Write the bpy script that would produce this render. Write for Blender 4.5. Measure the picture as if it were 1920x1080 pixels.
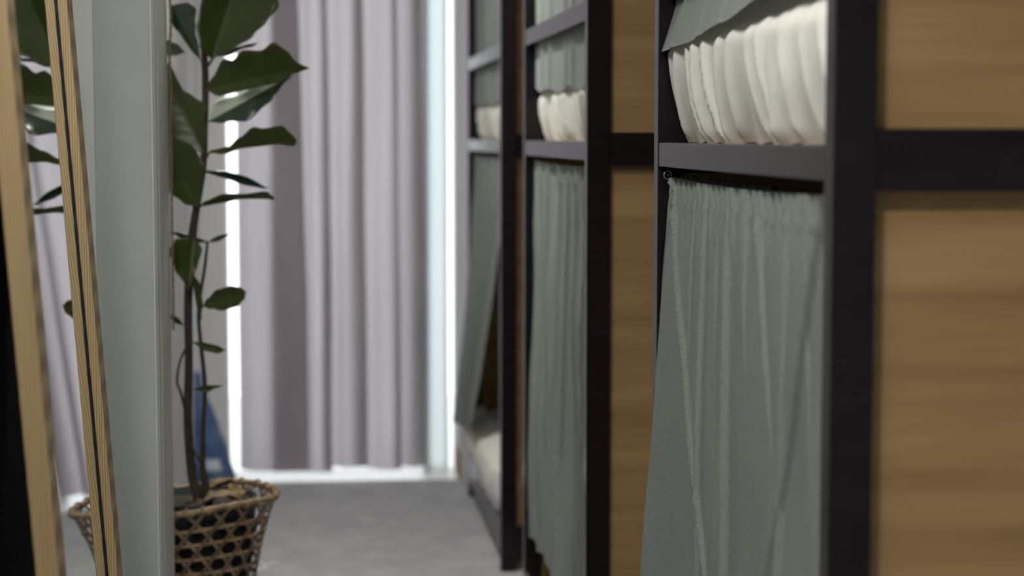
import bpy, bmesh, math, random
from mathutils import Vector, Matrix
random.seed(7)
for o in list(bpy.data.objects): bpy.data.objects.remove(o)
SC = bpy.context.scene
COL = SC.collection

# ------------------------------------------------------------------ camera
FPX, EYE = 3500.0, 1.27
PITCH = math.atan(283 / FPX)
YAW = math.atan(370 * math.cos(PITCH) / FPX)
cam_d = bpy.data.cameras.new('camera'); cam = bpy.data.objects.new('camera', cam_d); COL.objects.link(cam)
cam_d.sensor_width = 36.0; cam_d.lens = FPX / 1920 * 36
cam.location = (0, 0, EYE)
cam.rotation_euler = (math.pi / 2 - PITCH, 0, -YAW)
cam_d.clip_start = 0.02
cam_d.dof.use_dof = True
cam_d.dof.focus_distance = 2.92
cam_d.dof.aperture_fstop = 3.1
SC.camera = cam

# ------------------------------------------------------------------ sky, light, exposure
W = bpy.data.worlds.new('sky'); SC.world = W; W.use_nodes = True
W.node_tree.nodes['Background'].inputs[0].default_value = (0.93, 0.97, 1.0, 1)
W.node_tree.nodes['Background'].inputs[1].default_value = 2.9
vs = SC.view_settings
vs.view_transform = 'Standard'; vs.look = 'None'; vs.gamma = 1.0; vs.use_curve_mapping = False
vs.exposure = 0.0
ADDED_LAMPS = [(-0.34, 0.50, 34.0), (-0.22, 1.85, 20.0), (-0.12, 4.80, 32.0)]      # x, y, watts: unseen ceiling lamps added and placed to shape the shading
LAMP_COL = (1.0, 0.98, 0.93)

# ------------------------------------------------------------------ pixel helpers (1920x1080 frame)
FW = Vector((math.sin(YAW) * math.cos(PITCH), math.cos(YAW) * math.cos(PITCH), -math.sin(PITCH)))
RT = Vector((math.cos(YAW), -math.sin(YAW), 0)); UP = RT.cross(FW)
O = Vector((0, 0, EYE))
def ray(x, y): return FW + RT * ((x - 960) / FPX) + UP * ((540 - y) / FPX)
def atY(x, y, Y): d = ray(x, y); return O + d * (Y / d.y)
def atX(x, y, X): d = ray(x, y); return O + d * (X / d.x)
def atZ(x, y, Z): d = ray(x, y); return O + d * ((Z - EYE) / d.z)

# ------------------------------------------------------------------ mesh helpers
WT = {}                                            # world translation of every object
def _link(o, center, parent):
    COL.objects.link(o); o.location = center; WT[o.name] = Vector(center)
    if parent is not None:
        o.parent = parent; o.matrix_parent_inverse = Matrix.Translation(-WT[parent.name])
    return o
def mesh(name, verts, faces, mat, parent=None, smooth=True):
    vs_ = [Vector(v) for v in verts]
    lo = Vector([min(v[i] for v in vs_) for i in range(3)]); hi = Vector([max(v[i] for v in vs_) for i in range(3)])
    c = (lo + hi) / 2
    if parent is None: c.z = lo.z
    me = bpy.data.meshes.new(name); me.from_pydata([v - c for v in vs_], [], faces); me.update()
    if smooth: me.polygons.foreach_set('use_smooth', [True] * len(me.polygons))
    me.materials.append(mat)
    return _link(bpy.data.objects.new(name, me), c, parent)
def box(name, x0, x1, y0, y1, z0, z1, mat, parent=None, bev=0.0015):
    bm = bmesh.new(); bmesh.ops.create_cube(bm, size=1.0)
    for v in bm.verts:
        v.co = Vector(((x1 - x0) * v.co.x, (y1 - y0) * v.co.y, (z1 - z0) * v.co.z))
    if bev: bmesh.ops.bevel(bm, geom=bm.edges[:], offset=bev, segments=2, affect='EDGES', profile=0.5)
    c = Vector(((x0 + x1) / 2, (y0 + y1) / 2, (z0 + z1) / 2))
    if parent is None:
        bmesh.ops.translate(bm, verts=bm.verts[:], vec=(0, 0, (z1 - z0) / 2)); c.z = z0
    me = bpy.data.meshes.new(name); bm.to_mesh(me); bm.free(); me.materials.append(mat)
    return _link(bpy.data.objects.new(name, me), c, parent)
def xform(o, M):
    """rotate/shear a finished mesh in world space"""
    t = WT[o.name]; o.data.transform(Matrix.Translation(-t) @ M @ Matrix.Translation(t))
def tube_geo(pts, rad, seg=8):
    pts = [Vector(p) for p in pts]; n = len(pts); V = []; F = []
    if not isinstance(rad, (list, tuple)): rad = [rad] * n
    prev = None
    for i, p in enumerate(pts):
        d = (pts[min(i + 1, n - 1)] - pts[max(i - 1, 0)]).normalized()
        a = Vector((0, 0, 1)) if abs(d.z) < .9 else Vector((1, 0, 0))
        if prev is not None: a = prev
        u = (a - d * a.dot(d)).normalized(); w = d.cross(u); prev = u
        for k in range(seg):
            t = 2 * math.pi * k / seg
            V.append(p + (u * math.cos(t) + w * math.sin(t)) * rad[i])
    for i in range(n - 1):
        for k in range(seg):
            a = i * seg + k; b = i * seg + (k + 1) % seg
            F.append((a, b, b + seg, a + seg))
    F.append(tuple(range(seg - 1, -1, -1))); F.append(tuple((n - 1) * seg + k for k in range(seg)))
    return V, F
def tube(name, pts, rad, mat, parent=None, seg=8): return mesh(name, *tube_geo(pts, rad, seg), mat, parent)
def torus_pts(c, r, ax1, ax2, n=24, a0=0, a1=2 * math.pi):
    return [Vector(c) + ax1 * (r * math.cos(a0 + (a1 - a0) * i / n)) + ax2 * (r * math.sin(a0 + (a1 - a0) * i / n)) for i in range(n + 1)]
def grid(name, fn, nu, nv, mat, parent=None):
    V = [fn(i / nu, j / nv) for j in range(nv + 1) for i in range(nu + 1)]
    F = [(j * (nu + 1) + i, j * (nu + 1) + i + 1, (j + 1) * (nu + 1) + i + 1, (j + 1) * (nu + 1) + i) for j in range(nv) for i in range(nu)]
    return mesh(name, V, F, mat, parent)
def lathe(name, prof, c, mat, parent=None, seg=40):
    V = [Vector((c[0] + r * math.cos(2 * math.pi * k / seg), c[1] + r * math.sin(2 * math.pi * k / seg), z)) for r, z in prof for k in range(seg)]
    F = [(i * seg + k, i * seg + (k + 1) % seg, (i + 1) * seg + (k + 1) % seg, (i + 1) * seg + k) for i in range(len(prof) - 1) for k in range(seg)]
    return mesh(name, V, F, mat, parent)
def thing(name, label, cat, loc, group=None):
    o = bpy.data.objects.new(name, None); _link(o, Vector(loc), None); o.empty_display_size = .05
    return tag(o, label, cat, group)
def tag(o, label=None, cat=None, group=None, kind=None):
    if label: o['label'] = label
    if cat: o['category'] = cat
    if group: o['group'] = group
    if kind: o['kind'] = kind
    return o
def struct(o): o['kind'] = 'structure'; return o
def lerp(tab, t):
    if t <= tab[0][0]: return tab[0][1]
    for (a, p), (b, q) in zip(tab, tab[1:]):
        if t <= b:
            s = (t - a) / (b - a); s = s * s * (3 - 2 * s); return p + (q - p) * s
    return tab[-1][1]
def hsh(n): return (math.sin(n * 127.1 + 11.7) * 43758.5453) % 1.0
def vnoise(x, y=0.0):
    xi, yi = math.floor(x), math.floor(y); fx, fy = x - xi, y - yi
    fx = fx * fx * (3 - 2 * fx); fy = fy * fy * (3 - 2 * fy)
    g = lambda a, b: hsh(a * 1.37 + b * 57.31)
    return (g(xi, yi) * (1 - fx) + g(xi + 1, yi) * fx) * (1 - fy) + (g(xi, yi + 1) * (1 - fx) + g(xi + 1, yi + 1) * fx) * fy - .5

# ------------------------------------------------------------------ materials
def mat(name, c0, c1=None, rough=.6, scale=(5, 5, 5), detail=4, bump=0.0, bscale=None, metal=0.0, spec=.5,
        transl=0.0, transl_col=None, lo=.35, hi=.65, wave=None, coat=0.0, sheen=0.0):
    m = bpy.data.materials.new(name); m.use_nodes = True; nt = m.node_tree; N = nt.nodes; L = nt.links
    b = N['Principled BSDF']; out = N['Material Output']
    b.inputs['Roughness'].default_value = rough; b.inputs['Metallic'].default_value = metal
    b.inputs['Specular IOR Level'].default_value = spec; b.inputs['Coat Weight'].default_value = coat
    b.inputs['Sheen Weight'].default_value = sheen
    b.inputs['Base Color'].default_value = (*c0, 1)
    tc = N.new('ShaderNodeTexCoord'); mp = N.new('ShaderNodeMapping'); mp.inputs['Scale'].default_value = scale
    L.new(tc.outputs['Object'], mp.inputs['Vector'])
    colour = None
    if c1 is not None:
        nz = N.new('ShaderNodeTexNoise'); nz.inputs['Scale'].default_value = 1; nz.inputs['Detail'].default_value = detail
        nz.inputs['Roughness'].default_value = .6
        L.new(mp.outputs[0], nz.inputs['Vector'])
        src = nz.outputs['Fac']
        if wave:
            wv = N.new('ShaderNodeTexWave'); wv.bands_direction = wave[0]; wv.inputs['Scale'].default_value = wave[1]
            wv.inputs['Distortion'].default_value = wave[2]; wv.inputs['Detail'].default_value = 2; wv.inputs['Detail Scale'].default_value = wave[3]
            mw = N.new('ShaderNodeMapping'); mw.inputs['Scale'].default_value = wave[4]
            L.new(tc.outputs['Object'], mw.inputs['Vector']); L.new(mw.outputs[0], wv.inputs['Vector'])
            mx = N.new('ShaderNodeMix'); mx.inputs[0].default_value = wave[5]
            L.new(src, mx.inputs[2]); L.new(wv.outputs['Fac'], mx.inputs[3]); src = mx.outputs[0]
        cr = N.new('ShaderNodeValToRGB'); cr.color_ramp.elements[0].position = lo; cr.color_ramp.elements[1].position = hi
        cr.color_ramp.elements[0].color = (*c0, 1); cr.color_ramp.elements[1].color = (*c1, 1)
        L.new(src, cr.inputs[0]); colour = cr.outputs[0]; L.new(colour, b.inputs['Base Color'])
    nrm = None
    if bump:
        bz = N.new('ShaderNodeTexNoise'); bz.inputs['Detail'].default_value = 3; bz.inputs['Scale'].default_value = 1
        mb = N.new('ShaderNodeMapping'); mb.inputs['Scale'].default_value = bscale or scale
        L.new(tc.outputs['Object'], mb.inputs['Vector']); L.new(mb.outputs[0], bz.inputs['Vector'])
        bp = N.new('ShaderNodeBump'); bp.inputs['Strength'].default_value = bump; bp.inputs['Distance'].default_value = .002
        L.new(bz.outputs['Fac'], bp.inputs['Height']); nrm = bp.outputs[0]; L.new(nrm, b.inputs['Normal'])
    if transl:
        t = N.new('ShaderNodeBsdfTranslucent'); ms = N.new('ShaderNodeMixShader'); ms.inputs[0].default_value = transl
        if transl_col: t.inputs[0].default_value = (*transl_col, 1)
        elif colour: L.new(colour, t.inputs[0])
        else: t.inputs[0].default_value = (*c0, 1)
        if nrm: L.new(nrm, t.inputs['Normal'])
        L.new(b.outputs[0], ms.inputs[1]); L.new(t.outputs[0], ms.inputs[2]); L.new(ms.outputs[0], out.inputs['Surface'])
    return m
def emit(name, c, s):
    m = bpy.data.materials.new(name); m.use_nodes = True; b = m.node_tree.nodes['Principled BSDF']
    b.inputs['Base Color'].default_value = (.8, .8, .8, 1)
    b.inputs['Emission Color'].default_value = (*c, 1); b.inputs['Emission Strength'].default_value = s; return m
M = {}
M['paint'] = mat('pale_paint', (.405, .435, .42), (.45, .48, .465), .6, (3, 3, 3), bump=.05, bscale=(90, 90, 90))
M['paint_bright'] = mat('white_paint', (.66, .68, .67), (.71, .72, .71), .5, (4, 4, 4))
M['wall'] = mat('wall_paint', (.60, .60, .59), (.64, .64, .63), .8, (2, 2, 2), bump=.05, bscale=(120, 120, 120))
M['jamb'] = mat('mauve_grey_paint', (.44, .40, .42), (.48, .44, .46), .6, (3, 3, 3))
M['ceil'] = mat('ceiling_paint', (.75, .75, .74), (.78, .78, .77), .9, (2, 2, 2))
M['carpet'] = mat('grey_carpet', (.30, .30, .315), (.38, .38, .39), .95, (9, 9, 9), 6, bump=.6, bscale=(400, 400, 400))
M['dark'] = mat('dark_stained_wood', (.0065, .0042, .0058), (.011, .0074, .0098), .24, (6, 6, 30), bump=.08, bscale=(40, 40, 300), spec=.32)
M['dark_matte'] = mat('dark_matt_wood', (.006, .006, .0075), (.010, .010, .012), .8, (6, 6, 30), spec=.12)
M['panel'] = mat('brown_wood_veneer', (.225, .138, .058), (.40, .262, .120), .5, (1.1, 3, 16), 7, lo=.32, hi=.68, spec=.35)
M['pine'] = mat('pine_timber', (.215, .148, .066), (.41, .30, .158), .5, (30, 30, 1.2), 5, wave=('X', 3.2, 3.0, 1.0, (28, 28, 1.0), .55), lo=.25, hi=.8)
M['pine_flat'] = mat('pine_timber_plain', (.33, .235, .125), (.41, .30, .158), .5, (40, 40, 1.5), 5)
M['grey_cloth'] = mat('grey_green_linen', (.245, .265, .248), (.33, .352, .330), .9, (260, 260, 260), 3, bump=.5, bscale=(700, 700, 700), transl=.3, lo=.3, hi=.7, spec=.1)
M['white_cloth'] = mat('cream_cotton', (.69, .68, .635), (.75, .74, .695), .9, (30, 30, 30), 3, transl=.2, spec=.1)
M['drape'] = mat('mauve_grey_drape', (.37, .345, .36), (.45, .42, .435), .85, (7, 7, 2), 3, transl=.55, transl_col=(.62, .58, .60), spec=.15)
M['leaf'] = mat('leaf_green', (.036, .050, .010), (.058, .077, .017), .36, (9, 9, 9), 4, transl=.22, transl_col=(.085, .13, .02), spec=.45)
M['leaf_gloss'] = mat('leaf_green_glossy', (.028, .050, .030), (.042, .066, .040), .20, (9, 9, 9), 4, transl=.12, transl_col=(.05, .09, .015), spec=.8)
M['leaf_pale'] = mat('leaf_pale_half', (.42, .47, .38), (.60, .64, .55), .4, (14, 14, 14), 4, transl=.2)
M['rib'] = mat('leaf_rib', (.07, .095, .03), None, .5)
M['bark'] = mat('dark_bark', (.022, .013, .010), (.05, .032, .024), .8, (60, 60, 25), bump=.5, bscale=(200, 200, 80))
M['soil'] = mat('potting_soil', (.018, .012, .008), (.06, .042, .028), .95, (60, 60, 60), 5, bump=.8, bscale=(120, 120, 120))
M['dry'] = mat('dry_leaf', (.05, .034, .012), (.34, .215, .05), .6, (25, 25, 25), 4, transl=.2)
M['rattan'] = mat('split_bamboo', (.15, .10, .05), (.33, .235, .13), .55, (25, 25, 25), 4)
M['rattan_dark'] = mat('aged_bamboo', (.09, .058, .032), (.18, .12, .07), .6, (25, 25, 25), 4)
M['pot'] = mat('black_plastic', (.010, .010, .012), None, .7, spec=.2)
M['twine'] = mat('jute', (.17, .115, .065), (.30, .215, .13), .95, (200, 200, 200))
M['metal'] = mat('steel_wire', (.50, .50, .50), None, .3, metal=1.0)
M['black'] = mat('frill_shade_black', (.010, .010, .011), None, .8)
M['bluebag'] = mat('blue_plastic_film', (.10, .17, .34), (.24, .33, .48), .3, (14, 14, 14), 4, transl=.5, transl_col=(.24, .36, .60), spec=.6)
M['bagdark'] = mat('dark_bag_content', (.03, .035, .08), None, .6)
M['bagwhite'] = mat('pale_bag_print', (.55, .60, .68), None, .5)
M['cord'] = mat('white_cord', (.70, .70, .68), None, .5)
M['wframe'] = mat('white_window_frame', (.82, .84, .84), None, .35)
M['slab'] = mat('balcony_slab', (.72, .72, .72), (.78, .78, .78), .8, (6, 6, 6))
M['mirror'] = mat('mirror_silver', (.90, .93, .93), None, .0, metal=1.0)
M['lamp'] = emit('added_lamp_diffuser', LAMP_COL, 10.0)
g = bpy.data.materials.new('window_glass'); g.use_nodes = True; nt = g.node_tree; nt.nodes.remove(nt.nodes['Principled BSDF'])
a = nt.nodes.new('ShaderNodeBsdfTransparent'); b = nt.nodes.new('ShaderNodeBsdfGlossy'); b.inputs['Roughness'].default_value = .02
fr = nt.nodes.new('ShaderNodeFresnel'); mx = nt.nodes.new('ShaderNodeMixShader')
nt.links.new(fr.outputs[0], mx.inputs[0]); nt.links.new(a.outputs[0], mx.inputs[1]); nt.links.new(b.outputs[0], mx.inputs[2])
nt.links.new(mx.outputs[0], nt.nodes['Material Output'].inputs['Surface']); M['glass'] = g

M['frame_film'] = mat('bright_frame_film', (.40, .42, .42), None, .6, transl=.85, transl_col=(.70, .73, .73), spec=.2)
# ------------------------------------------------------------------ room shell
YB, YF, XR, XL, ZC = -1.6, 7.02, 2.60, -0.90, 2.55      # back wall, window wall, right wall, left wall, ceiling
PX, PY0, PY1 = -0.2935, 3.45, 3.81                       # projecting wall end on the left
XLF = -0.43                                             # left wall beyond it
WX0, WX1, WZ1 = atY(423, 500, YF).x, 0.532, 2.25        # glass door opening
struct(box('floor', XL, XR, YB, YF, -.05, 0, M['carpet'], bev=0))
struct(box('ceiling', XL, XR, YB, YF + .15, ZC, ZC + .05, M['ceil'], bev=0))
struct(box('wall_right', XR, XR + .08, YB, YF + .15, 0, ZC, M['wall'], bev=0))
struct(box('wall_back', XL, XR, YB - .08, YB, 0, ZC, M['wall'], bev=0))
struct(box('wall_left', XL - .08, XL, YB, PY1, 0, ZC, M['wall'], bev=0))
struct(box('wall_left_rear', XL, XLF, PY1, YF, 0, ZC, M['wall'], bev=0))
struct(box('wall_far_left', XL, WX0, YF, YF + .15, 0, ZC, M['wall'], bev=0))
struct(box('wall_far_right', WX1, XR, YF, YF + .15, 0, ZC, M['wall'], bev=0))
struct(box('wall_far_top', WX0, WX1, YF, YF + .15, WZ1, ZC, M['wall'], bev=0))
struct(box('wall_jamb_right', WX1, WX1 + .10, 6.60, YF, 0, ZC, M['jamb'], bev=.002))
pill = struct(box('wall_pillar', XL, PX, PY0, PY1, 0, ZC, M['paint'], bev=.004))
zc = atY(270, 638, PY0).z
struct(box('trim_1', atY(179, 257, PY0).x - .55, atY(179, 257, PY0).x, PY0 - .012, PY0 + .001, 0, ZC, M['paint_bright'], bev=.002))
zs = .0
t2 = struct(thing('trim_2', None, None, (PX, PY0, zs)))       # ribbed corner strip on the wall end
box('strip', PX - .001, PX + .002, PY0 - .002, PY1 - .004, zs, ZC, M['paint_bright'], t2, .001)
box('ridge', PX + .002, PX + .003, PY0 + .03, PY0 + .05, zs, ZC, M['paint_bright'], t2, .001)
box('ridge', PX + .002, PX + .003, PY0 + .10, PY0 + .12, zs, ZC, M['paint_bright'], t2, .001)
struct(box('trim_3', atY(179, 257, PY0).x, PX - .002, PY0 - .0007, PY0 + .001, 0, zc, M['paint'], bev=0))   # lower lining board, its top edge shows as a faint line
struct(box('baseboard_right', WX1 - .012, WX1 + .001, 6.84, YF - .01, 0, .10, M['panel'], bev=.002))
# glass door
win = struct(thing('window_1', None, None, ((WX0 + WX1) / 2, YF + .08, 0)))
fy0, fy1 = YF + .05, YF + .11
box('frame_side', WX0, WX0 + .008, fy0, fy1, 0, WZ1, M['wframe'], win)
box('frame_side', WX1 - .012, WX1, fy0, fy1, 0, WZ1, M['wframe'], win)
box('frame_top', WX0, WX1, fy0, fy1, WZ1 - .05, WZ1, M['wframe'], win)
box('threshold_light_strip', WX0, WX1, 6.84, YF + .15, 0, .006, M['wframe'], win)  # door threshold widened in white to paint daylight falling on the carpet
xm = atY(800, 500, YF).x
box('stile', xm - .010, xm + .010, fy0 - .01, fy1 - .01, .006, WZ1 - .05, M['wframe'], win)
box('stile', xm + .078, xm + .086, fy0, fy1 - .02, .006, WZ1 - .05, M['wframe'], win)
box('glass_pane', WX0 + .008, xm - .010, fy0 + .02, fy0 + .026, .006, WZ1 - .05, M['glass'], win, 0)
box('bright_frame_pane', xm + .012, xm + .078, fy0 + .02, fy0 + .026, .006, WZ1 - .05, M['frame_film'], win, 0)  # added translucent pane; daylight through it stands in for the bright white frame
box('glass_pane', xm + .086, WX1 - .012, fy0 + .02, fy0 + .026, .006, WZ1 - .05, M['glass'], win, 0)
hz = atY(797, 487, YF).z
hd = tube('handle', [(xm - .012, fy0 - .012, hz), (xm - .012, fy0 - .045, hz), (xm - .012, fy0 - .05, hz - .01), (xm - .012, fy0 - .05, hz - .08)], .009, M['wframe'], win)
lathe('handle_rose', [(.0, hz - .018), (.016, hz - .016), (.016, hz + .016), (.0, hz + .018)], (xm - .012, fy0 - .016), M['wframe'], win, 20)
struct(box('balcony_floor', -3, 3, YF + .15, YF + 2.2, -.08, -.01, M['slab'], bev=0))
pl = bpy.data.lights.new('window_portal', 'AREA'); pl.shape = 'RECTANGLE'; pl.size = WX1 - WX0; pl.size_y = WZ1; pl.cycles.is_portal = True
po = bpy.data.objects.new('window_portal', pl); COL.objects.link(po); po.location = ((WX0 + WX1) / 2, YF + .14, WZ1 / 2); po.rotation_euler = (-math.pi / 2, 0, 0)
# added ceiling lamps, out of view, lighting the aisle
for i, (lx, ly, w) in enumerate(ADDED_LAMPS):
    t = thing('added_ceiling_lamp', ['added unseen ceiling lamp above the aisle near the mirror', 'added unseen ceiling lamp above the aisle between mirror and plant', 'added unseen ceiling lamp above the aisle beyond the plant'][i], 'lamp', (lx, ly, ZC - .06), 'added ceiling lamps along the aisle')
    lathe('lamp_base', [(0, ZC), (.16, ZC), (.16, ZC - .03), (0, ZC - .03)], (lx, ly), M['wframe'], t)
    lathe('lamp_shade', [(.15, ZC - .03), (.15, ZC - .05), (.12, ZC - .058), (0, ZC - .06)], (lx, ly), M['lamp'], t)
    ld = bpy.data.lights.new('lamp_light', 'AREA'); ld.shape = 'DISK'; ld.size = .26; ld.energy = w; ld.color = LAMP_COL
    lo_ = bpy.data.objects.new('lamp_light', ld); _link(lo_, Vector((lx, ly, ZC - .068)), t)

# ------------------------------------------------------------------ bunk beds
XF = 0.532                                     # aisle face of the beds
PWX, PWY = .046, .036                          # post section
XE = 2.50
RZ0, RZ1 = 1.224, 1.2615                       # bed rail
GZ0, GZ1 = 1.500, 1.540                        # guard rail
BEDS = [(1.884, 2.913), (3.640, 4.775), (5.358, 6.545)]
BED_LABEL = ['dark-framed wooden bunk bed nearest the camera, at the right edge',
             'dark-framed wooden bunk bed in the middle of the row of three',
             'dark-framed wooden bunk bed farthest away, next to the window wall']
def bunk(i, y0, y1):
    t = thing('bunk_bed', BED_LABEL[i], 'bunk bed', ((XF + XE) / 2, (y0 + y1) / 2, 0), 'bunk beds along the aisle')
    D = M['dark']
    for xa in (XF, XE - PWX):
        for ya in (y0, y1 - PWY): box('post', xa, xa + PWX, ya, ya + PWY, 0, 2.36, D, t, .002)
    xi0, xi1 = XF + PWX, XE - PWX
    for ya, s in ((y0, 1), (y1 - PWY, -1)):
        yb0, yb1 = (ya + .004, ya + PWY - .004)
        box('crossbeam', xi0, xi1, yb0, yb1, 1.2135, 1.279, D, t)
        box('crossbeam', xi0, xi1, yb0, yb1, .06, .13, D, t)
        box('crossbeam', xi0, xi1, yb0, yb1, 2.28, 2.345, D, t)
        yp = ya + (.028 if s > 0 else PWY - .034)
        box('end_panel', xi0 - .001, xi1 + .001, yp, yp + .006, .13, 1.2135, M['panel'], t, 0)
        box('end_panel', xi0 - .001, xi1 + .001, yp, yp + .006, 1.279, 2.28, M['panel'], t, 0)
    yi0, yi1 = y0 + PWY, y1 - PWY
    for nm, z0, z1 in (('bed_rail', RZ0, RZ1), ('guard_rail', GZ0, GZ1), ('bed_rail', .05, .15), ('top_rail', 2.30, 2.345)):
        box(nm, XF + .001, XF + (.011), yi0, yi1, z0, z1, D, t, .002)
        box(nm, XE - .022, XE - .002, yi0, yi1, z0, z1, D, t, .002)
    box('bed_board', XF + .014, XE - .022, yi0, yi1, RZ0 + .006, RZ0 + .024, M['panel'], t, 0)
    box('bed_board', XF + .014, XE - .022, yi0, yi1, .10, .12, M['panel'], t, 0)
    box('back_panel', XE - .040, XE - .030, yi0, yi1, .13, 2.30, M['panel'], t, 0)
    return t
for i, (a_, b_) in enumerate(BEDS): bunk(i, a_, b_)

# mattresses wrapped in gathered white sheets
def mattress(label, y0, y1, z0, z1, seed, xf=.592, bulge=.026, group='mattresses in the bunk beds', npl=15, va=.22):
    t = thing('mattress', label, 'mattress', ((xf + 2.4) / 2, (y0 + y1) / 2, z0), group)
    box('mattress_body', xf + .03, 2.40, y0 + .012, y1 - .012, z0 + .004, z1 - .012, M['white_cloth'], t, .02)
    L = y1 - y0
    # each pleat is an asymmetric fold running down the face, fanning out from the tucked bottom edge
    rnd = random.Random(seed)
    cents = []
    y = -.02
    while y < L + .05:
        cents.append((y, rnd.uniform(.009, .026), rnd.uniform(-.09, .05), rnd.uniform(.009, .022)))
        y += rnd.uniform(.65, 1.4) * 1.0 / npl
    def fn(u, v):
        yy = u * L
        hgt = z1 - z0
        z = z1 - v * hgt
        # belly: full in the middle, drawn in at the bottom
        k0 = min(1, max(0, (v - va) / .25)); k0 = k0 * k0 * (3 - 2 * k0)
        s = k0 * math.sin(math.pi * (.2 + .68 * v))
        x = xf - bulge * s
        edge = min(u, 1 - u) * L
        x += .022 * max(0, 1 - edge / .022) ** 2
        d = 0
        for c, am, sl, w in cents:
            cc = c + sl * (v - .3) + .006 * vnoise(v * 4 + c * 31, seed)
            q = (yy - cc) / w
            if q > -3 and q < 3:
                d += am * (math.exp(q * 1.1) if q < 0 else math.exp(-q * q * 7.0)) * (.12 + .88 * k0) * (0.45 + .55 * v ** .7) * (1 if v < .93 else .5 + .5 * (1 - (v - .93) / .07))
        d += .004 * vnoise(yy * 60 + 9 * vnoise(v * 3, seed), v * 2.5 + seed) * v
        x -= d * .85
        if v < .08: x += .02 * ((.08 - v) / .08) ** 2
        return Vector((x, y0 + yy, z + .004 * (v > .5) * vnoise(yy * 40, seed)))
    grid('gathered_sheet', fn, 320, 36, M['white_cloth'], t)
    return t
B1, B2, B3 = BEDS
mattress('white gathered mattress sheet on the upper bunk nearest the camera', B1[0] + .05, B1[1] - .040, RZ1, 1.485, 3, bulge=.044, va=.15)
mattress('white mattress sheet on the upper bunk of the middle bed', B2[0] + .05, B2[1] - .07, RZ1, 1.46, 5, xf=.594, npl=10, va=.26)
mattress('white mattress sheet on the upper bunk of the farthest bed', B3[0] + .05, B3[1] - .07, RZ1, 1.45, 8, xf=.588, npl=10, va=.26)
mattress('white mattress low down on the bottom bunk of the farthest bed', B3[0] + .05, B3[1] - .045, .155, .33, 11, xf=.562, bulge=.050, npl=9, va=.0)

# bed curtains: u runs from the near edge to the far edge, v from top to hem
def bed_curtain(label, ya, yb, zt, hem, folds, xfun, header=.034, pleats=22, seed=1, nu=260, nv=110, wires=True, soft=1.0, edge_shift=None, group='grey bed curtains'):
    t = thing('bed_curtain', label, 'curtain', (xfun(.5, 0), (ya + yb) / 2, zt), group)
    L = yb - ya
    rnd = random.Random(seed); ph = [rnd.uniform(-.35, .35) for _ in range(pleats + 3)]; am = [rnd.uniform(.5, 1.3) for _ in range(pleats + 3)]
    def fn(u, v):
        hz_ = hem(u); z = zt - .005 * math.sin(math.pi * u) - v * (zt - hz_)
        dist = v * (zt - hz_)
        yy = ya + u * L
        if edge_shift: yy += edge_shift(u, v)
        x = xfun(u, v)
        # gathered header: rounded pleats pinched at the stitch line
        p = u * pleats + .22 * vnoise(u * pleats * .7, seed)
        k = int(p) % (pleats + 1); c = math.cos(2 * math.pi * (p + ph[k] * .3))
        hh = max(0.0, 1 - dist / (header * 2.6))
        pin = 1 - .75 * math.exp(-((dist - header) / .006) ** 2)
        x -= (.0046 * am[k] * (2 * abs(math.cos(math.pi * (p + ph[k] * .3))) ** 4 - 1)) * (hh ** .8) * pin
        x -= .0022 * math.exp(-((dist - header) / .0025) ** 2)
        # long folds
        acc = 0.0
        for (u0, u1, am_, w, v0, v1) in folds:
            if v < v0 - .25 or v > v1 + .25: continue
            cu = u0 + (u1 - u0) * v + .003 * vnoise(v * 2.5 + u0 * 17, seed)
            q = (u - cu) * L / w
            if abs(q) > 4: continue
            e = min(1, max(0, (v - v0 + .25) / .25)) * min(1, max(0, (v1 + .25 - v) / .25)); e = e * e * (3 - 2 * e)
            acc += (am_ * e * (.5 * math.exp(-abs(q) * 1.5) + .5 / (1 + q * q * 1.2) ** 1.5)) ** 3
        x -= acc ** (1 / 3)
        x -= .010 * soft * vnoise(u * 6 + seed * 3, v * 3.0) * min(1, v * 3) + .004 * soft * vnoise(u * 17 + v * 3, v * 6 + seed)
        return Vector((x, yy, z))
    grid('cloth', fn, nu, nv, M['grey_cloth'], t)
    # shade painted as a black frill behind the top edge and the wire it hangs on
    if wires:
        e0, e1 = fn(0, 0), fn(1, 0)
        n = 30
        tube('hanging_wire', [Vector((xfun(k / n, 0) + .006, ya + .0 + (yb - ya) * k / n, zt - .006 - .005 * math.sin(math.pi * k / n))) for k in range(n + 1)], .0016, M['metal'], t, 6)
        fr_ = []
        for k in range(70):
            s = .03 + .72 * k / 70; fr_.append(Vector((xfun(s, 0) + .010 + .003 * hsh(k * 3.1), yb - s * L * .88, zt - .0045 * math.sin(math.pi * s) + .0035 * hsh(k * 7.7 + 1))))
        tube('shade_frill', fr_, [.0018 + .0034 * hsh(k * 1.9) for k in range(70)], M['black'], t, 6)
    return t
def pxu(px, py, ya, yb): return (atX(px, py, .545).y - ya) / (yb - ya)
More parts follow.
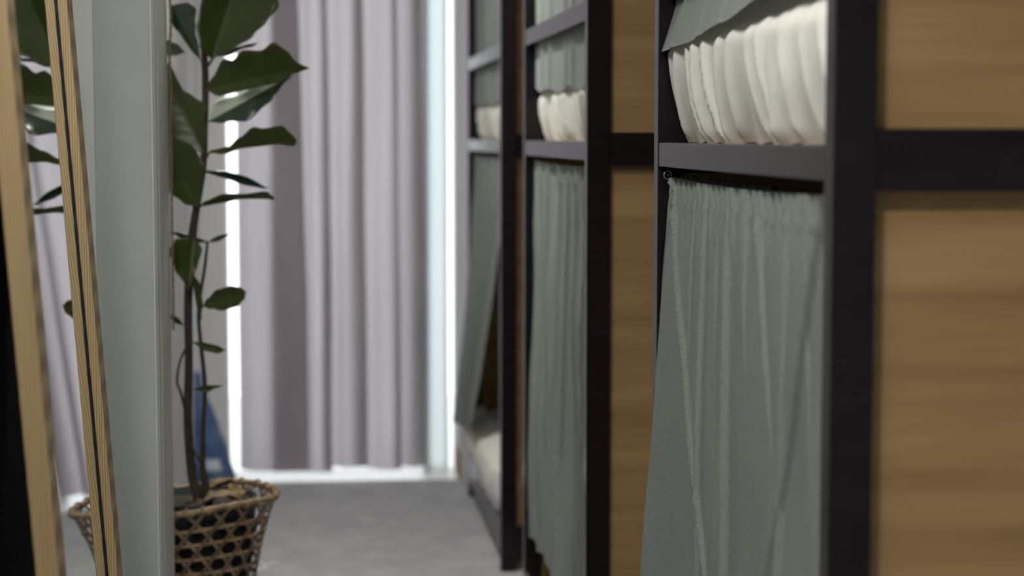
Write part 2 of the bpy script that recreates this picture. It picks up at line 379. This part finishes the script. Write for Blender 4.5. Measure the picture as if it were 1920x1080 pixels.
# nearest bed, lower curtain: fold lines read from the photograph
ya, yb = 1.930, 2.868
def F(x0, y0_, x1, y1_, am, w, v0=0.0, v1=1.0, zt=1.208, zh=.26):
    z0, z1 = atX(x0, y0_, .545).z, atX(x1, y1_, .545).z
    u0, u1 = pxu(x0, y0_, ya, yb), pxu(x1, y1_, ya, yb)
    va, vb = (zt - z0) / (zt - zh), (zt - z1) / (zt - zh)
    s = (u1 - u0) / (vb - va)
    return (u0 - s * va, u0 + s * (1 - va), am, w, v0, v1)
folds1 = [F(1268, 420, 1316, 850, .011, .0062), F(1322, 420, 1324, 700, .008, .0050, 0, .50), F(1366, 420, 1367, 1050, .012, .0055),
          F(1422, 420, 1427, 540, .008, .005, 0, .22), F(1472, 420, 1464, 860, .012, .0052, 0, .72),
          F(1536, 420, 1447, 1060, .014, .0062), F(1508, 420, 1508, 560, .007, .0045, 0, .14), F(1300, 420, 1300, 600, .006, .005, 0, .15), F(1345, 420, 1343, 600, .006, .005, 0, .12),
          F(1395, 420, 1395, 600, .006, .005, 0, .10), F(1366, 420, 1350, 1050, .006, .03), F(1500, 420, 1440, 1050, .008, .05)]
def x1f(u, v): return .552 - .050 * (max(0, (u - .15) / .85)) ** 1.1 * v ** .85 - .010 * v + .010 * (1 - u) * v
bed_curtain('grey-green linen curtain over the lower bunk of the nearest bed', ya, yb, 1.208, lambda u: .26, folds1, x1f, seed=2, nu=640, nv=130, pleats=25)
hk = thing('eye_hook', 'small steel ring hook at the top corner of the nearest lower curtain', 'hook', atY(1252, 328, 2.862))
c_ = WT[hk.name]
tube('ring', torus_pts(c_, .0062, Vector((.98, .2, 0)), Vector((0, 0, 1)), 20), .0012, M['metal'], hk, 6)
tube('screw', [c_ + Vector((.002, .006, 0)), c_ + Vector((.004, .014, 0))], .0016, M['metal'], hk, 6)
# nearest bed, upper curtain: its hem hangs over the mattress and rises towards the near post
ya, yb = 1.925, 2.872
hemu = [(0, 1.475), (.3, 1.447), (.55, 1.425), (.8, 1.408), (1, 1.402)]
bed_curtain('grey-green linen curtain of the nearest upper bunk, draped over the white sheet', ya, yb, 2.27, lambda u: lerp(hemu, u),
            [(.1, .13, .005, .012, 0, 1), (.33, .30, .006, .012, 0, 1), (.52, .55, .006, .010, 0, 1), (.72, .70, .005, .014, 0, 1), (.86, .90, .005, .014, 0, 1)],
            lambda u, v: .556 - (.012 + .010 * u ** .5) * max(0, (v - .92) / .08), seed=4, nu=220, nv=60, wires=False, pleats=18, soft=.35)
# middle bed
ya, yb = 3.688, 4.722
bed_curtain('grey-green linen curtain over the lower bunk of the middle bed', ya, yb, 1.212, lambda u: .245 + .01 * math.sin(u * 9),
            [(.05, .10, .016, .012, 0, 1), (.22, .12, .014, .014, 0, .8), (.34, .40, .012, .016, .1, 1), (.48, .42, .014, .020, 0, .45), (.62, .30, .026, .028, .3, .95), (.70, .72, .012, .016, 0, .6), (.83, .80, .012, .014, 0, 1), (.93, .95, .010, .02, 0, 1)],
            lambda u, v: .556 - .014 * v, seed=6, pleats=16, wires=False, nu=240, nv=80, soft=1.4)
bed_curtain('grey-green linen curtain of the middle upper bunk, hanging behind the guard rail', ya, yb, 2.27, lambda u: 1.376 + .012 * u + .006 * math.sin(u * 20),
            [(.12, .10, .008, .012, 0, 1), (.25, .30, .010, .016, 0, 1), (.45, .40, .010, .016, 0, 1), (.63, .66, .010, .016, 0, 1), (.82, .80, .010, .02, 0, 1)],
            lambda u, v: .5585 - .003 * v, seed=9, pleats=16, wires=False, nu=200, nv=50, soft=.5)
# farthest bed: curtain drawn towards the far post, its hem swinging out over the mattress
ya, yb = 5.41, 6.50
bed_curtain('grey curtain of the farthest lower bunk, swinging out at the hem towards the window', ya, yb, 1.212, lambda u: .335 - .06 * u,
            [(.10, .5, .018, .03, 0, 1), (.3, .62, .02, .03, 0, 1), (.55, .76, .022, .03, 0, 1), (.8, .88, .02, .03, 0, 1)],
            lambda u, v: .556 - .064 * v ** 1.4, seed=12, pleats=12, wires=False, nu=180, nv=60, edge_shift=lambda u, v: .52 * (1 - u) * v ** 1.5)
bed_curtain('grey curtain of the farthest upper bunk, hanging behind the guard rail', ya, yb, 2.27, lambda u: 1.378 + .006 * math.sin(u * 14),
            [(.15, .12, .010, .02, 0, 1), (.4, .44, .012, .02, 0, 1), (.6, .58, .012, .02, 0, 1), (.8, .82, .01, .02, 0, 1)],
            lambda u, v: .5585 - .003 * v, seed=15, pleats=12, wires=False, nu=160, nv=40, soft=.5)

# ------------------------------------------------------------------ window curtain
CY = 6.90
# plan of the cloth as (pixel column, depth towards the room): it doubles back on itself where folds overlap
prof = [(447, .0), (456, .012), (470, .030), (488, .034), (506, .024), (530, .030), (560, .036), (577, .030), (572, .016), (545, .008), (516, .004), (510, -.006), (530, -.018),
        (562, -.022), (580, -.010), (590, .012), (606, .018), (624, .022), (616, .010), (607, .004), (618, -.006), (634, .004), (648, .026), (664, .030), (684, .034), (690, .022), (676, .008), (664, -.002), (668, -.014), (686, -.018),
        (704, -.006), (718, .012), (736, .022), (752, .024), (745, .012), (738, .004), (750, -.002), (766, .012), (778, .020), (792, .022), (796, .010), (780, -.002), (770, -.012), (782, -.022), (797, -.018)]
plan = [Vector((atY(p, 600, CY).x, d, 0)) for p, d in prof]
x_l, x_r = atY(447, 600, CY).x, atY(796, 600, CY).x
hemw = [(0, .045), (.26, .032), (.38, .032), (.46, .048), (.60, .052), (.70, .036), (.85, .045), (1, .06)]
def plan_at(u):
    q = u * (len(plan) - 1); i = min(int(q), len(plan) - 2); t = q - i
    a, b, c, d = plan[max(0, i - 1)], plan[i], plan[i + 1], plan[min(len(plan) - 1, i + 2)]
    return .5 * (2 * b + (c - a) * t + (2 * a - 5 * b + 4 * c - d) * t * t + (3 * b - a - 3 * c + d) * t ** 3)
def fw(u, v):
    z = 2.32 + v * (lerp(hemw, u) - 2.32)
    p = plan_at(u)
    k = .55 + .45 * v
    mid = x_l + u * (x_r - x_l)
    x = mid + (p.x - mid) * (.72 + .28 * min(1, v * 1.4)) + .022 * vnoise(v * 3.2, u * 3 + 5) * math.sin(math.pi * u)
    d = p.y * k + .016 * vnoise(u * 16 + 2 * v, v * 4)
    return Vector((x, CY - d, z))
wc = thing('window_curtain', 'long mauve-grey curtain hanging in soft folds in front of the bright window', 'curtain', ((x_l + x_r) / 2, CY, .04))
grid('cloth', fw, 460, 90, M['drape'], wc)
tube('curtain_rod', [(XLF + .01, CY, 2.34), (WX1 - .005, CY, 2.34)], .011, M['metal'], wc)

# ------------------------------------------------------------------ leaning mirror with a pine frame and an added dark cabinet behind it
MA, MB_ = .2705, .0690                       # glass plane: x = -(MA + MB*z)
MT = math.atan(MB_)
MH = 1.78
MYN, MYF = 2.225, 2.848
mr = thing('leaning_mirror', 'tall mirror in a pine frame leaning at the left edge', 'mirror', (-MA - .01, (MYN + MYF) / 2, 0))
Rm = Matrix.Translation((-MA, 0, 0)) @ Matrix.Rotation(-MT, 4, 'Y')          # local: +x towards the aisle, z up the mirror
def mbox(name, x0, x1, y0, y1, z0, z1, m, parent, bev=.002):
    o = box(name, x0, x1, y0, y1, z0, z1, m, parent, bev); xform(o, Rm); return o
FBW, FPR, FBK = .062, .016, .011
mbox('frame_bar', -FBK, FPR, MYN, MYN + FBW, .02, MH, M['pine'], mr)
mbox('frame_bar', -FBK, FPR, MYF - FBW, MYF, .02, MH, M['pine'], mr)
mbox('frame_bar', -FBK, FPR, MYN + FBW, MYF - FBW, .02, .02 + FBW, M['pine_flat'], mr)
mbox('frame_bar', -FBK, FPR, MYN + FBW, MYF - FBW, MH - FBW, MH, M['pine_flat'], mr)
mbox('glass', -.005, 0, MYN + FBW - .004, MYF - FBW - .0025, .02 + FBW, MH - FBW, M['mirror'], mr, 0)
mbox('rebate', 0, .0024, MYF - FBW - .0012, MYF - FBW + .001, .02 + FBW, MH - FBW, M['pot'], mr, 0)
mbox('backing_board', -FBK + .001, -.0052, MYN + .01, MYF - .01, .04, MH - .02, M['dark'], mr, 0)
cx1 = -(MA + MB_ * MH) - FBK - .006
cb = thing('added_cabinet', 'added dark cabinet standing in for the near-black strip at the far left edge', 'cabinet', (cx1 - .2, 2.1, 0))
box('body', XL + .01, cx1 - .02, 1.20, 2.96, .0, 2.05, M['dark_matte'], cb, .003)  # invented cabinet, stands in for an unclear near-black strip beside the mirror
for k, (c0, c1_) in enumerate(((1.21, 2.058), (2.062, 2.95))):
    d_ = box('door', cx1 - .02, cx1, c0, c1_, .06, 2.04, M['dark_matte'], cb, .002)
    hy = 2.02 if k == 0 else 2.10
    tube('handle', [(cx1, hy, 1.86), (cx1 + .02, hy, 1.86), (cx1 + .02, hy, 1.96), (cx1, hy, 1.96)], .004, M['metal'], d_, 6)

# ------------------------------------------------------------------ twine along the wall end
tw = []
rnd = random.Random(4)
n = 220
for k in range(n + 1):
    y_ = -420 + (618 + 420) * k / n
    xx = 318.5 + (y_ - 0) * .0065 + (1.2 * math.sin(y_ / 23.0) + (2.0 * math.sin(y_ / 31.0) * max(0, (y_ - 250) / 370)))
    p = atY(xx, y_, PY1 - .005); p.x = max(p.x, PX + .0065); tw.append(p)
tt = thing('jute_twine', 'thin brown twine hanging down the edge of the pale wall end', 'twine', tw[-1])
tube('strand', [p + Vector((.0012 * math.cos(k * 1.1), .0012 * math.sin(k * 1.1), 0)) for k, p in enumerate(tw)], [.0016 + .0006 * hsh(k) for k in range(n + 1)], M['twine'], tt, 6)
tube('strand', [p - Vector((.0012 * math.cos(k * 1.1), .0012 * math.sin(k * 1.1), 0)) for k, p in enumerate(tw)], [.0016 + .0006 * hsh(k + 9.5) for k in range(n + 1)], M['twine'], tt, 6)

# ------------------------------------------------------------------ woven basket
PYC = 4.00
bc = atY(375, 930, PYC); BX, BY, BZR = bc.x, bc.y, bc.z
RP = [(0.0, .092), (.15, .100), (.30, .112), (.36, .121), (.42, .133), (.46, .145), (BZR, .158), (.6, .165)]
def rb(z): return lerp_lin(RP, z)
def lerp_lin(tab, t):
    if t <= tab[0][0]: return tab[0][1]
    for (a, p), (b, q) in zip(tab, tab[1:]):
        if t <= b: return p + (q - p) * (t - a) / (b - a)
    return tab[-1][1]
def bp(th, z, off=0.0):
    r = rb(z) + off
    s = max(0, (z - .30) / .2)
    zz = z + s * (.010 * math.cos(th) - .004 * math.cos(3 * th))
    r *= 1 + .02 * s * math.cos(3 * th + .4)
    return Vector((BX + r * math.cos(th), BY + r * math.sin(th), zz))
bk = thing('woven_basket', 'open-weave bamboo basket holding the fig plant', 'basket', (BX, BY, 0))
def strip_geo(path, wid, thick):
    """flat strip along (theta, z) samples: path = list of (th, z, radial offset), wid across"""
    V = []; F = []; n = len(path)
    for i, (th, z, off) in enumerate(path):
        a = bp(*path[max(0, i - 1)]); b = bp(*path[min(n - 1, i + 1)]); d = (b - a).normalized()
        c = bp(th, z, off); rad = Vector((math.cos(th), math.sin(th), 0)); w = d.cross(rad).normalized()
        for s, q in ((-1, 0), (1, 0), (1, 1), (-1, 1)): V.append(c + w * (s * wid / 2) + rad * (q * thick))
    for i in range(n - 1):
        for k in range(4): F.append((i * 4 + k, i * 4 + (k + 1) % 4, i * 4 + 4 + (k + 1) % 4, i * 4 + 4 + k))
    F += [(3, 2, 1, 0), tuple((n - 1) * 4 + k for k in range(4))]
    return V, F
NB, DH, Z0B = 18, .0318, .012
NL = int((BZR - .012 - Z0B) / DH)
ZT = Z0B + NL * DH
for k in range(NL + 1):
    z = Z0B + k * DH
    if k == NL: continue
    mesh('hoop', *strip_geo([(2 * math.pi * j / 60, z, 0.0006 * math.sin(j * 2.1)) for j in range(61)], .0070, .0013), M['rattan'], bk, False)
DT = 2 * math.pi / NB
for s in (1, -1):
    for j in range(NB):
        path = []
        for q in range(NL * 2 + 2):
            z = Z0B + q * DH / 2
            if z > BZR: z = BZR
            th = j * DT + s * (DT / 4 + DT / 2 * (z - Z0B) / DH)
            path.append((th, z, (.0016 if s > 0 else -.0014)))
        mesh('weave_strip', *strip_geo(path, .0070, .0013), M['rattan_dark'] if s > 0 else M['rattan'], bk, False)
rim = [bp(2 * math.pi * j / 72, BZR - .004, .002) for j in range(73)]
rimo = tube('rim', rim, [.0066 + .0008 * math.sin(j * 1.7) for j in range(73)], M['rattan'], bk, 8)
for j in range(26):                                  # binding wrapped round the rim
    th = 2 * math.pi * (j + .3 * hsh(j)) / 26; c = bp(th, BZR - .004, .002); r_ = Vector((math.cos(th), math.sin(th), 0)); tg = Vector((-math.sin(th), math.cos(th), 0))
    tube('binding', [c + r_ * (.0078 * math.cos(q * .5236)) + Vector((0, 0, .0082 * math.sin(q * .5236))) + tg * (.0016 * q - .009) for q in range(13)], .0024, M['rattan'], rimo, 5)
lathe('base', [(0, .004), (.09, .004), (.092, .012), (0, .012)], (BX, BY), M['rattan_dark'], bk)

# ------------------------------------------------------------------ fiddle-leaf fig
fg = thing('fiddle_leaf_fig', 'tall fiddle-leaf fig with large dark green leaves in the basket', 'plant', (BX, BY, .014))
ZS = BZR - .012
lathe('pot', [(0, .014), (.080, .014), (.082, .018), (.088, .12), (.100, .30), (.112, .40), (.120, ZS + .012), (.114, ZS + .012), (.108, ZS - .02), (0, ZS - .022)], (BX, BY), M['pot'], fg)
def soil(u, v):
    r = v * .1115; th = 2 * math.pi * u; x, y = r * math.cos(th), r * math.sin(th)
    return Vector((BX + x, BY + y, ZS - .004 + .014 * vnoise(x * 60, y * 60 + 3) + .010 * (1 - v)))
grid('soil', soil, 40, 12, M['soil'], fg)
def ppt(x, y, dy=0.0): return atY(x, y, PYC + dy)
def smooth_path(pts, n=6):
    out = []
    P = [pts[0]] + list(pts) + [pts[-1]]
    for i in range(1, len(P) - 2):
        for k in range(n):
            t = k / n; a, b, c, d = P[i - 1], P[i], P[i + 1], P[i + 2]
            out.append(tuple(.5 * ((2 * b[q]) + (-a[q] + c[q]) * t + (2 * a[q] - 5 * b[q] + 4 * c[q] - d[q]) * t * t + (-a[q] + 3 * b[q] - 3 * c[q] + d[q]) * t ** 3) for q in range(len(b))))
    out.append(tuple(pts[-1])); return out
def stem(name, pts):      # (px, py, dy, radius px)
    s = smooth_path(pts); return tube(name, [ppt(p[0], p[1], p[2]) for p in s], [p[3] * PYC / FPX for p in s], M['bark'], fg, 10)
stem('trunk', [(374, 958, 0, 11), (371, 930, 0, 9.5), (360, 890, 0, 8.5), (352, 790, 0, 8), (354, 680, 0, 7.5), (353, 560, .0, 8), (360, 450, .0, 8), (369, 385, .0, 7), (381, 310, .0, 6.5), (384, 240, 0, 6), (385, 170, 0, 6.5), (384, 120, 0, 6), (380, 60, 0, 5), (384, 0, 0, 5), (392, -90, 0, 4.5), (398, -200, .0, 4)])
stem('stem', [(392, 952, -.03, 10), (386, 915, -.03, 8), (380, 870, -.03, 5.5), (381, 800, -.03, 4.2), (384, 720, -.03, 4), (376, 640, -.02, 3.6), (372, 590, -.02, 3.4), (377, 545, -.02, 3), (384, 500, -.02, 3), (389, 455, -.01, 2.6)])
stem('stem', [(352, 795, -.01, 2.6), (340, 740, -.02, 2.5), (332, 715, -.02, 2.3), (337, 680, -.02, 2.2), (347, 655, -.01, 2.2)])
stem('stem', [(356, 830, -.01, 2.6), (366, 850, -.02, 2.5), (380, 872, -.025, 2.6)])
stem('twig', [(362, 862, -.02, .9), (372, 885, -.03, .9), (374, 905, -.03, .9), (377, 930, -.03, .9)])
# leaves: base, tip, half widths on either side of the midrib as (t, px), depth of base/tip, tilt of either half (m per m), sag
def leaf(base, tip, A, B, y0=0.0, y1=0.0, tA=.25, tB=.25, bend=0.0, m='leaf', pet=None, wav=.004, curl=0.0, nt=26, nw=7, pale=False):
    k = PYC / FPX
    dx, dy = tip[0] - base[0], tip[1] - base[1]; L = math.hypot(dx, dy); dx /= L; dy /= L
    ax, ay = dy, -dx
    V = []; sd = base[0] * .37 + base[1] * .11
    for i in range(nt + 1):
        t = i / nt
        cx = base[0] + dx * L * t + ax * bend * math.sin(math.pi * t); cy = base[1] + dy * L * t + ay * bend * math.sin(math.pi * t)
        dep = y0 + (y1 - y0) * t + curl * math.sin(math.pi * t)
        wa, wb = lerp(A, t), lerp(B, t)
        for j in range(-nw, nw + 1):
            s = abs(j) / nw
            w = (wa if j > 0 else -wb) * s
            tilt = (tA if j > 0 else tB) * abs(w) * k
            wv = wav * math.sin(t * 17 + sd + (2 if j > 0 else 0)) * s * s * math.sin(math.pi * min(1, t * 1.05))
            qv = .0012 * math.cos((t * 9 - s * 2.2) * 2 * math.pi) * min(1, s * 3) * (1 - s) * 2      # quilting between side veins
            V.append(ppt(cx + ax * w, cy + ay * w, dep - tilt + wv + qv))
    W_ = 2 * nw + 1
    Fc = [(i * W_ + j, i * W_ + j + 1, (i + 1) * W_ + j + 1, (i + 1) * W_ + j) for i in range(nt) for j in range(W_ - 1)]
    o = mesh('leaf', V, Fc, M[m], fg)
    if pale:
        o.data.materials.append(M['leaf_pale'])  # one half of the leaf is set paler
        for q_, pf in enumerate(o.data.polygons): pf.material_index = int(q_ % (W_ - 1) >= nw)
    md = o.modifiers.new('thickness', 'SOLIDIFY'); md.thickness = .0007; md.offset = 0
    if max(w for _, w in A) > 14 or max(w for _, w in B) > 14:
        tube('midrib', [V[i * W_ + nw] for i in range(nt)], [.0016 * (1 - .75 * i / nt) for i in range(nt)], M['rib'], o, 6)
    if pet:
        ps = [ppt(*p) for p in pet] + [V[nw]]
        tube('petiole', ps, .0024, M['bark'], o, 6)
    return o
leaf((398, 112), (455, -70), [(0, 0), (.07, 30), (.3, 47), (.5, 52), (.7, 55), (.88, 40), (1, 0)], [(0, 0), (.16, 34), (.35, 60), (.52, 76), (.7, 89), (.86, 68), (1, 0)], -.02, .05, .5, .5, pet=[(386, 130, 0)])
leaf((379, 118), (322, 10), [(0, 0), (.3, 8), (.5, 11), (.72, 16), (.9, 9), (1, 0)], [(0, 0), (.4, 13), (.6, 24), (.78, 37), (.93, 30), (1, 0)], -.01, -.07, .3, .6, m='leaf_gloss', pet=[(382, 140, 0)])
leaf((385, 170), (579, 127), [(0, 0), (.07, 19), (.24, 51), (.31, 44), (.42, 59), (.6, 51), (.73, 62), (.81, 45), (.92, 11), (1, 0)], [(0, 0), (.12, 16), (.43, 15), (.7, 15), (.85, 5), (1, 2)], -.01, -.10, .45, .4, pet=[(383, 178, 0)], wav=.006)
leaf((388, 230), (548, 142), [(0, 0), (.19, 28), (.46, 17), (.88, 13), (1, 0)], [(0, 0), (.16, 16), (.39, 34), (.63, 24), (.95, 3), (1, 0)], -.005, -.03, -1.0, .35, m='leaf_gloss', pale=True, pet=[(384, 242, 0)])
leaf((394, 284), (556, 266), [(0, 2), (.21, 5), (.35, 20), (.53, 37), (.64, 32), (.85, 34), (.97, 14), (1, 4)], [(0, 3), (.15, 8), (.4, 0), (.75, 0), (.97, 8), (1, 3)], -.01, -.09, .5, .5, pet=[(381, 306, 0)])
leaf((386, 321), (504, 353), [(0, 2), (.3, 7), (.6, 7), (1, 0)], [(0, 3), (.3, 6), (.6, 9), (.9, 5), (1, 0)], .01, .06, 2.0, 1.4, m='leaf_gloss', bend=3, pet=[(382, 312, 0)])
leaf((380, 383), (514, 373), [(0, 4), (.3, 13), (.6, 10), (.9, 14), (1, 3)], [(0, 4), (.3, 3), (.6, -1), (.9, 0), (1, 2)], -.01, -.08, 1.6, 1.0, bend=4, pet=[(371, 392, 0)])
leaf((384, 290), (300, 118), [(0, 0), (.2, 45), (.5, 62), (.8, 50), (1, 0)], [(0, 3), (.25, 26), (.44, 42), (.58, 28), (.66, 17), (.78, 16), (.95, 16), (1, 0)], -.01, .05, .2, .5, pet=[(383, 300, 0)])
leaf((371, 390), (300, 262), [(0, 0), (.15, 20), (.35, 32), (.7, 34), (1, 0)], [(0, 2), (.08, 15), (.43, 49), (.56, 49), (.74, 48), (.9, 34), (1, 0)], -.03, -.06, .3, .5, pet=[(369, 395, 0)])
leaf((366, 446), (354, 546), [(0, 0), (.2, 16), (.5, 11), (.7, 7), (1, 0)], [(0, 0), (.08, 38), (.3, 46), (.6, 32), (.9, 9), (1, 0)], -.02, -.05, .4, .4, pet=[(362, 440, 0)])
leaf((391, 455), (312, 434), [(0, 2), (.3, 6), (.7, 9), (1, 0)], [(0, 2), (.3, 4), (.7, 4), (1, 0)], .0, .06, 2.0, 1.5, m='leaf_gloss')
leaf((389, 455), (438, 436), [(0, 1), (.4, 5), (1, 0)], [(0, 1), (.4, 5), (1, 0)], -.01, .05, 1.8, 1.2, m='leaf_gloss')
leaf((377, 600), (364, 513), [(0, 1), (.4, 5), (.8, 5), (1, 0)], [(0, 1), (.4, 8), (.7, 9), (1, 0)], -.02, -.04, .6, .6)
leaf((380, 574), (462, 547), [(0, 1), (.15, 11), (.4, 21), (.7, 20), (.9, 12), (1, 0)], [(0, 1), (.15, 10), (.4, 20), (.7, 21), (.9, 13), (1, 0)], -.02, -.06, .35, .35, pet=[(374, 582, -.02)])
leaf((347, 612), (314, 588), [(0, 0), (.5, 6), (1, 0)], [(0, 0), (.5, 5), (1, 0)], -.01, -.03, .6, .6)
leaf((361, 642), (425, 657), [(0, 1), (.3, 5), (.7, 5), (1, 0)], [(0, 1), (.4, 10), (.75, 10), (1, 0)], -.02, -.05, .8, .6)
leaf((363, 730), (421, 722), [(0, 1), (.4, 4), (1, 0)], [(0, 1), (.4, 9), (.7, 4), (1, 0)], -.03, -.05, 1.2, .8)
leaf((290, 88), (350, 99), [(0, 0), (.3, 17), (.6, 14), (1, 0)], [(0, 0), (.3, 14), (.6, 10), (1, 0)], .05, .03, .5, .5, m='leaf_gloss')
leaf((403, 106), (486, 79), [(0, 1), (.3, 5), (.7, 3), (1, 0)], [(0, 1), (.3, 6), (.6, 2), (.85, 4), (1, 0)], .02, .06, 2.0, 1.0, m='leaf_gloss', pet=[(388, 122, 0)])
leaf((392, -60), (300, -180), [(0, 0), (.3, 40), (.7, 50), (1, 0)], [(0, 0), (.3, 40), (.7, 50), (1, 0)], .0, .08, .4, .4)
leaf((396, -160), (520, -300), [(0, 0), (.3, 45), (.7, 55), (1, 0)], [(0, 0), (.3, 45), (.7, 55), (1, 0)], .0, -.08, .4, .4)
# dry leaves lying on the soil
def dry_leaf(label, c, ang, L, w, lift, seed):
    def fn(u, v):
        s = (u - .5) * L; q = (v - .5) * 2; ww = w * math.sin(math.pi * min(1, .04 + .96 * u)) ** .7
        x, y = s, q * ww
        z = lift * (math.sin(u * 3.1) + .5 * q * q) + .012 * vnoise(u * 5 + seed, v * 4) + .006
        return Vector((c[0] + x * math.cos(ang) - y * math.sin(ang), c[1] + x * math.sin(ang) + y * math.cos(ang), c[2] + z))
    o = grid('dry_leaf', fn, 22, 12, M['dry']); tag(o, label, 'dry leaf', 'dry leaves on the soil of the basket')
    md = o.modifiers.new('thickness', 'SOLIDIFY'); md.thickness = .0008
dry_leaf('curled yellow-brown dry leaf on the soil beside the stem', (BX + .052, BY - .055, ZS + .004), .25, .085, .026, .014, 2)
dry_leaf('brown dry leaf near the right rim of the basket', (BX + .085, BY - .01, ZS + .006), 1.3, .075, .022, .014, 6)
dry_leaf('olive dry leaf at the back of the basket soil', (BX + .045, BY + .05, ZS + .006), .6, .08, .024, .016, 9)

# ------------------------------------------------------------------ blue bag by the window, cord on the floor
by = 6.62
bb = atY(404, 905, by); bb.z = 0
bgt = thing('plastic_bag', 'crumpled blue plastic bag standing on the floor beside the window', 'bag', bb)
bh = atY(368, 700, by).z
def bag(u, v):
    th = 2 * math.pi * u; z = .004 + v * bh
    r = lerp_lin([(0, .070), (.12, .074), (.35, .058), (.6, .042), (.8, .022), (.92, .010), (1, .016)], v)
    r *= 1 + .22 * vnoise(u * 9 + 4 * v, v * 7) + .14 * math.cos(th * 5 + v * 4) * (.3 + v)
    lean = -.068 * max(0, v - .1) ** 1.1
    return Vector((bb.x + lean + r * math.cos(th), bb.y + .8 * r * math.sin(th), z))
grid('bag_film', bag, 64, 40, M['bluebag'], bgt)
lathe('content', [(0, .008), (.055, .008), (.058, .05), (.048, .085), (0, .09)], (bb.x, bb.y), M['bagdark'], bgt, 24)
def prt(u, v):
    th = -1.9 + .9 * u; z = .10 + .04 * v
    return bag((th / (2 * math.pi)) % 1, (z - .004) / bh) + Vector((0, -.003, 0))
grid('print_patch', prt, 12, 6, M['bagwhite'], bgt)
cl = atZ(484, 1066, 0.0)
tag(tube('cord_loop', [cl + Vector((.020 * math.cos(t_ * .3) - .004 * t_ * .05, .055 * math.sin(t_ * .3), .004)) for t_ in range(-2, 20)] + [cl + Vector((.03 + .012 * k, .045 - .004 * k, .004)) for k in range(1, 3)], .0035, M['cord'], None, 8),
    'small loop of white cord lying on the carpet beside the basket', 'cord')
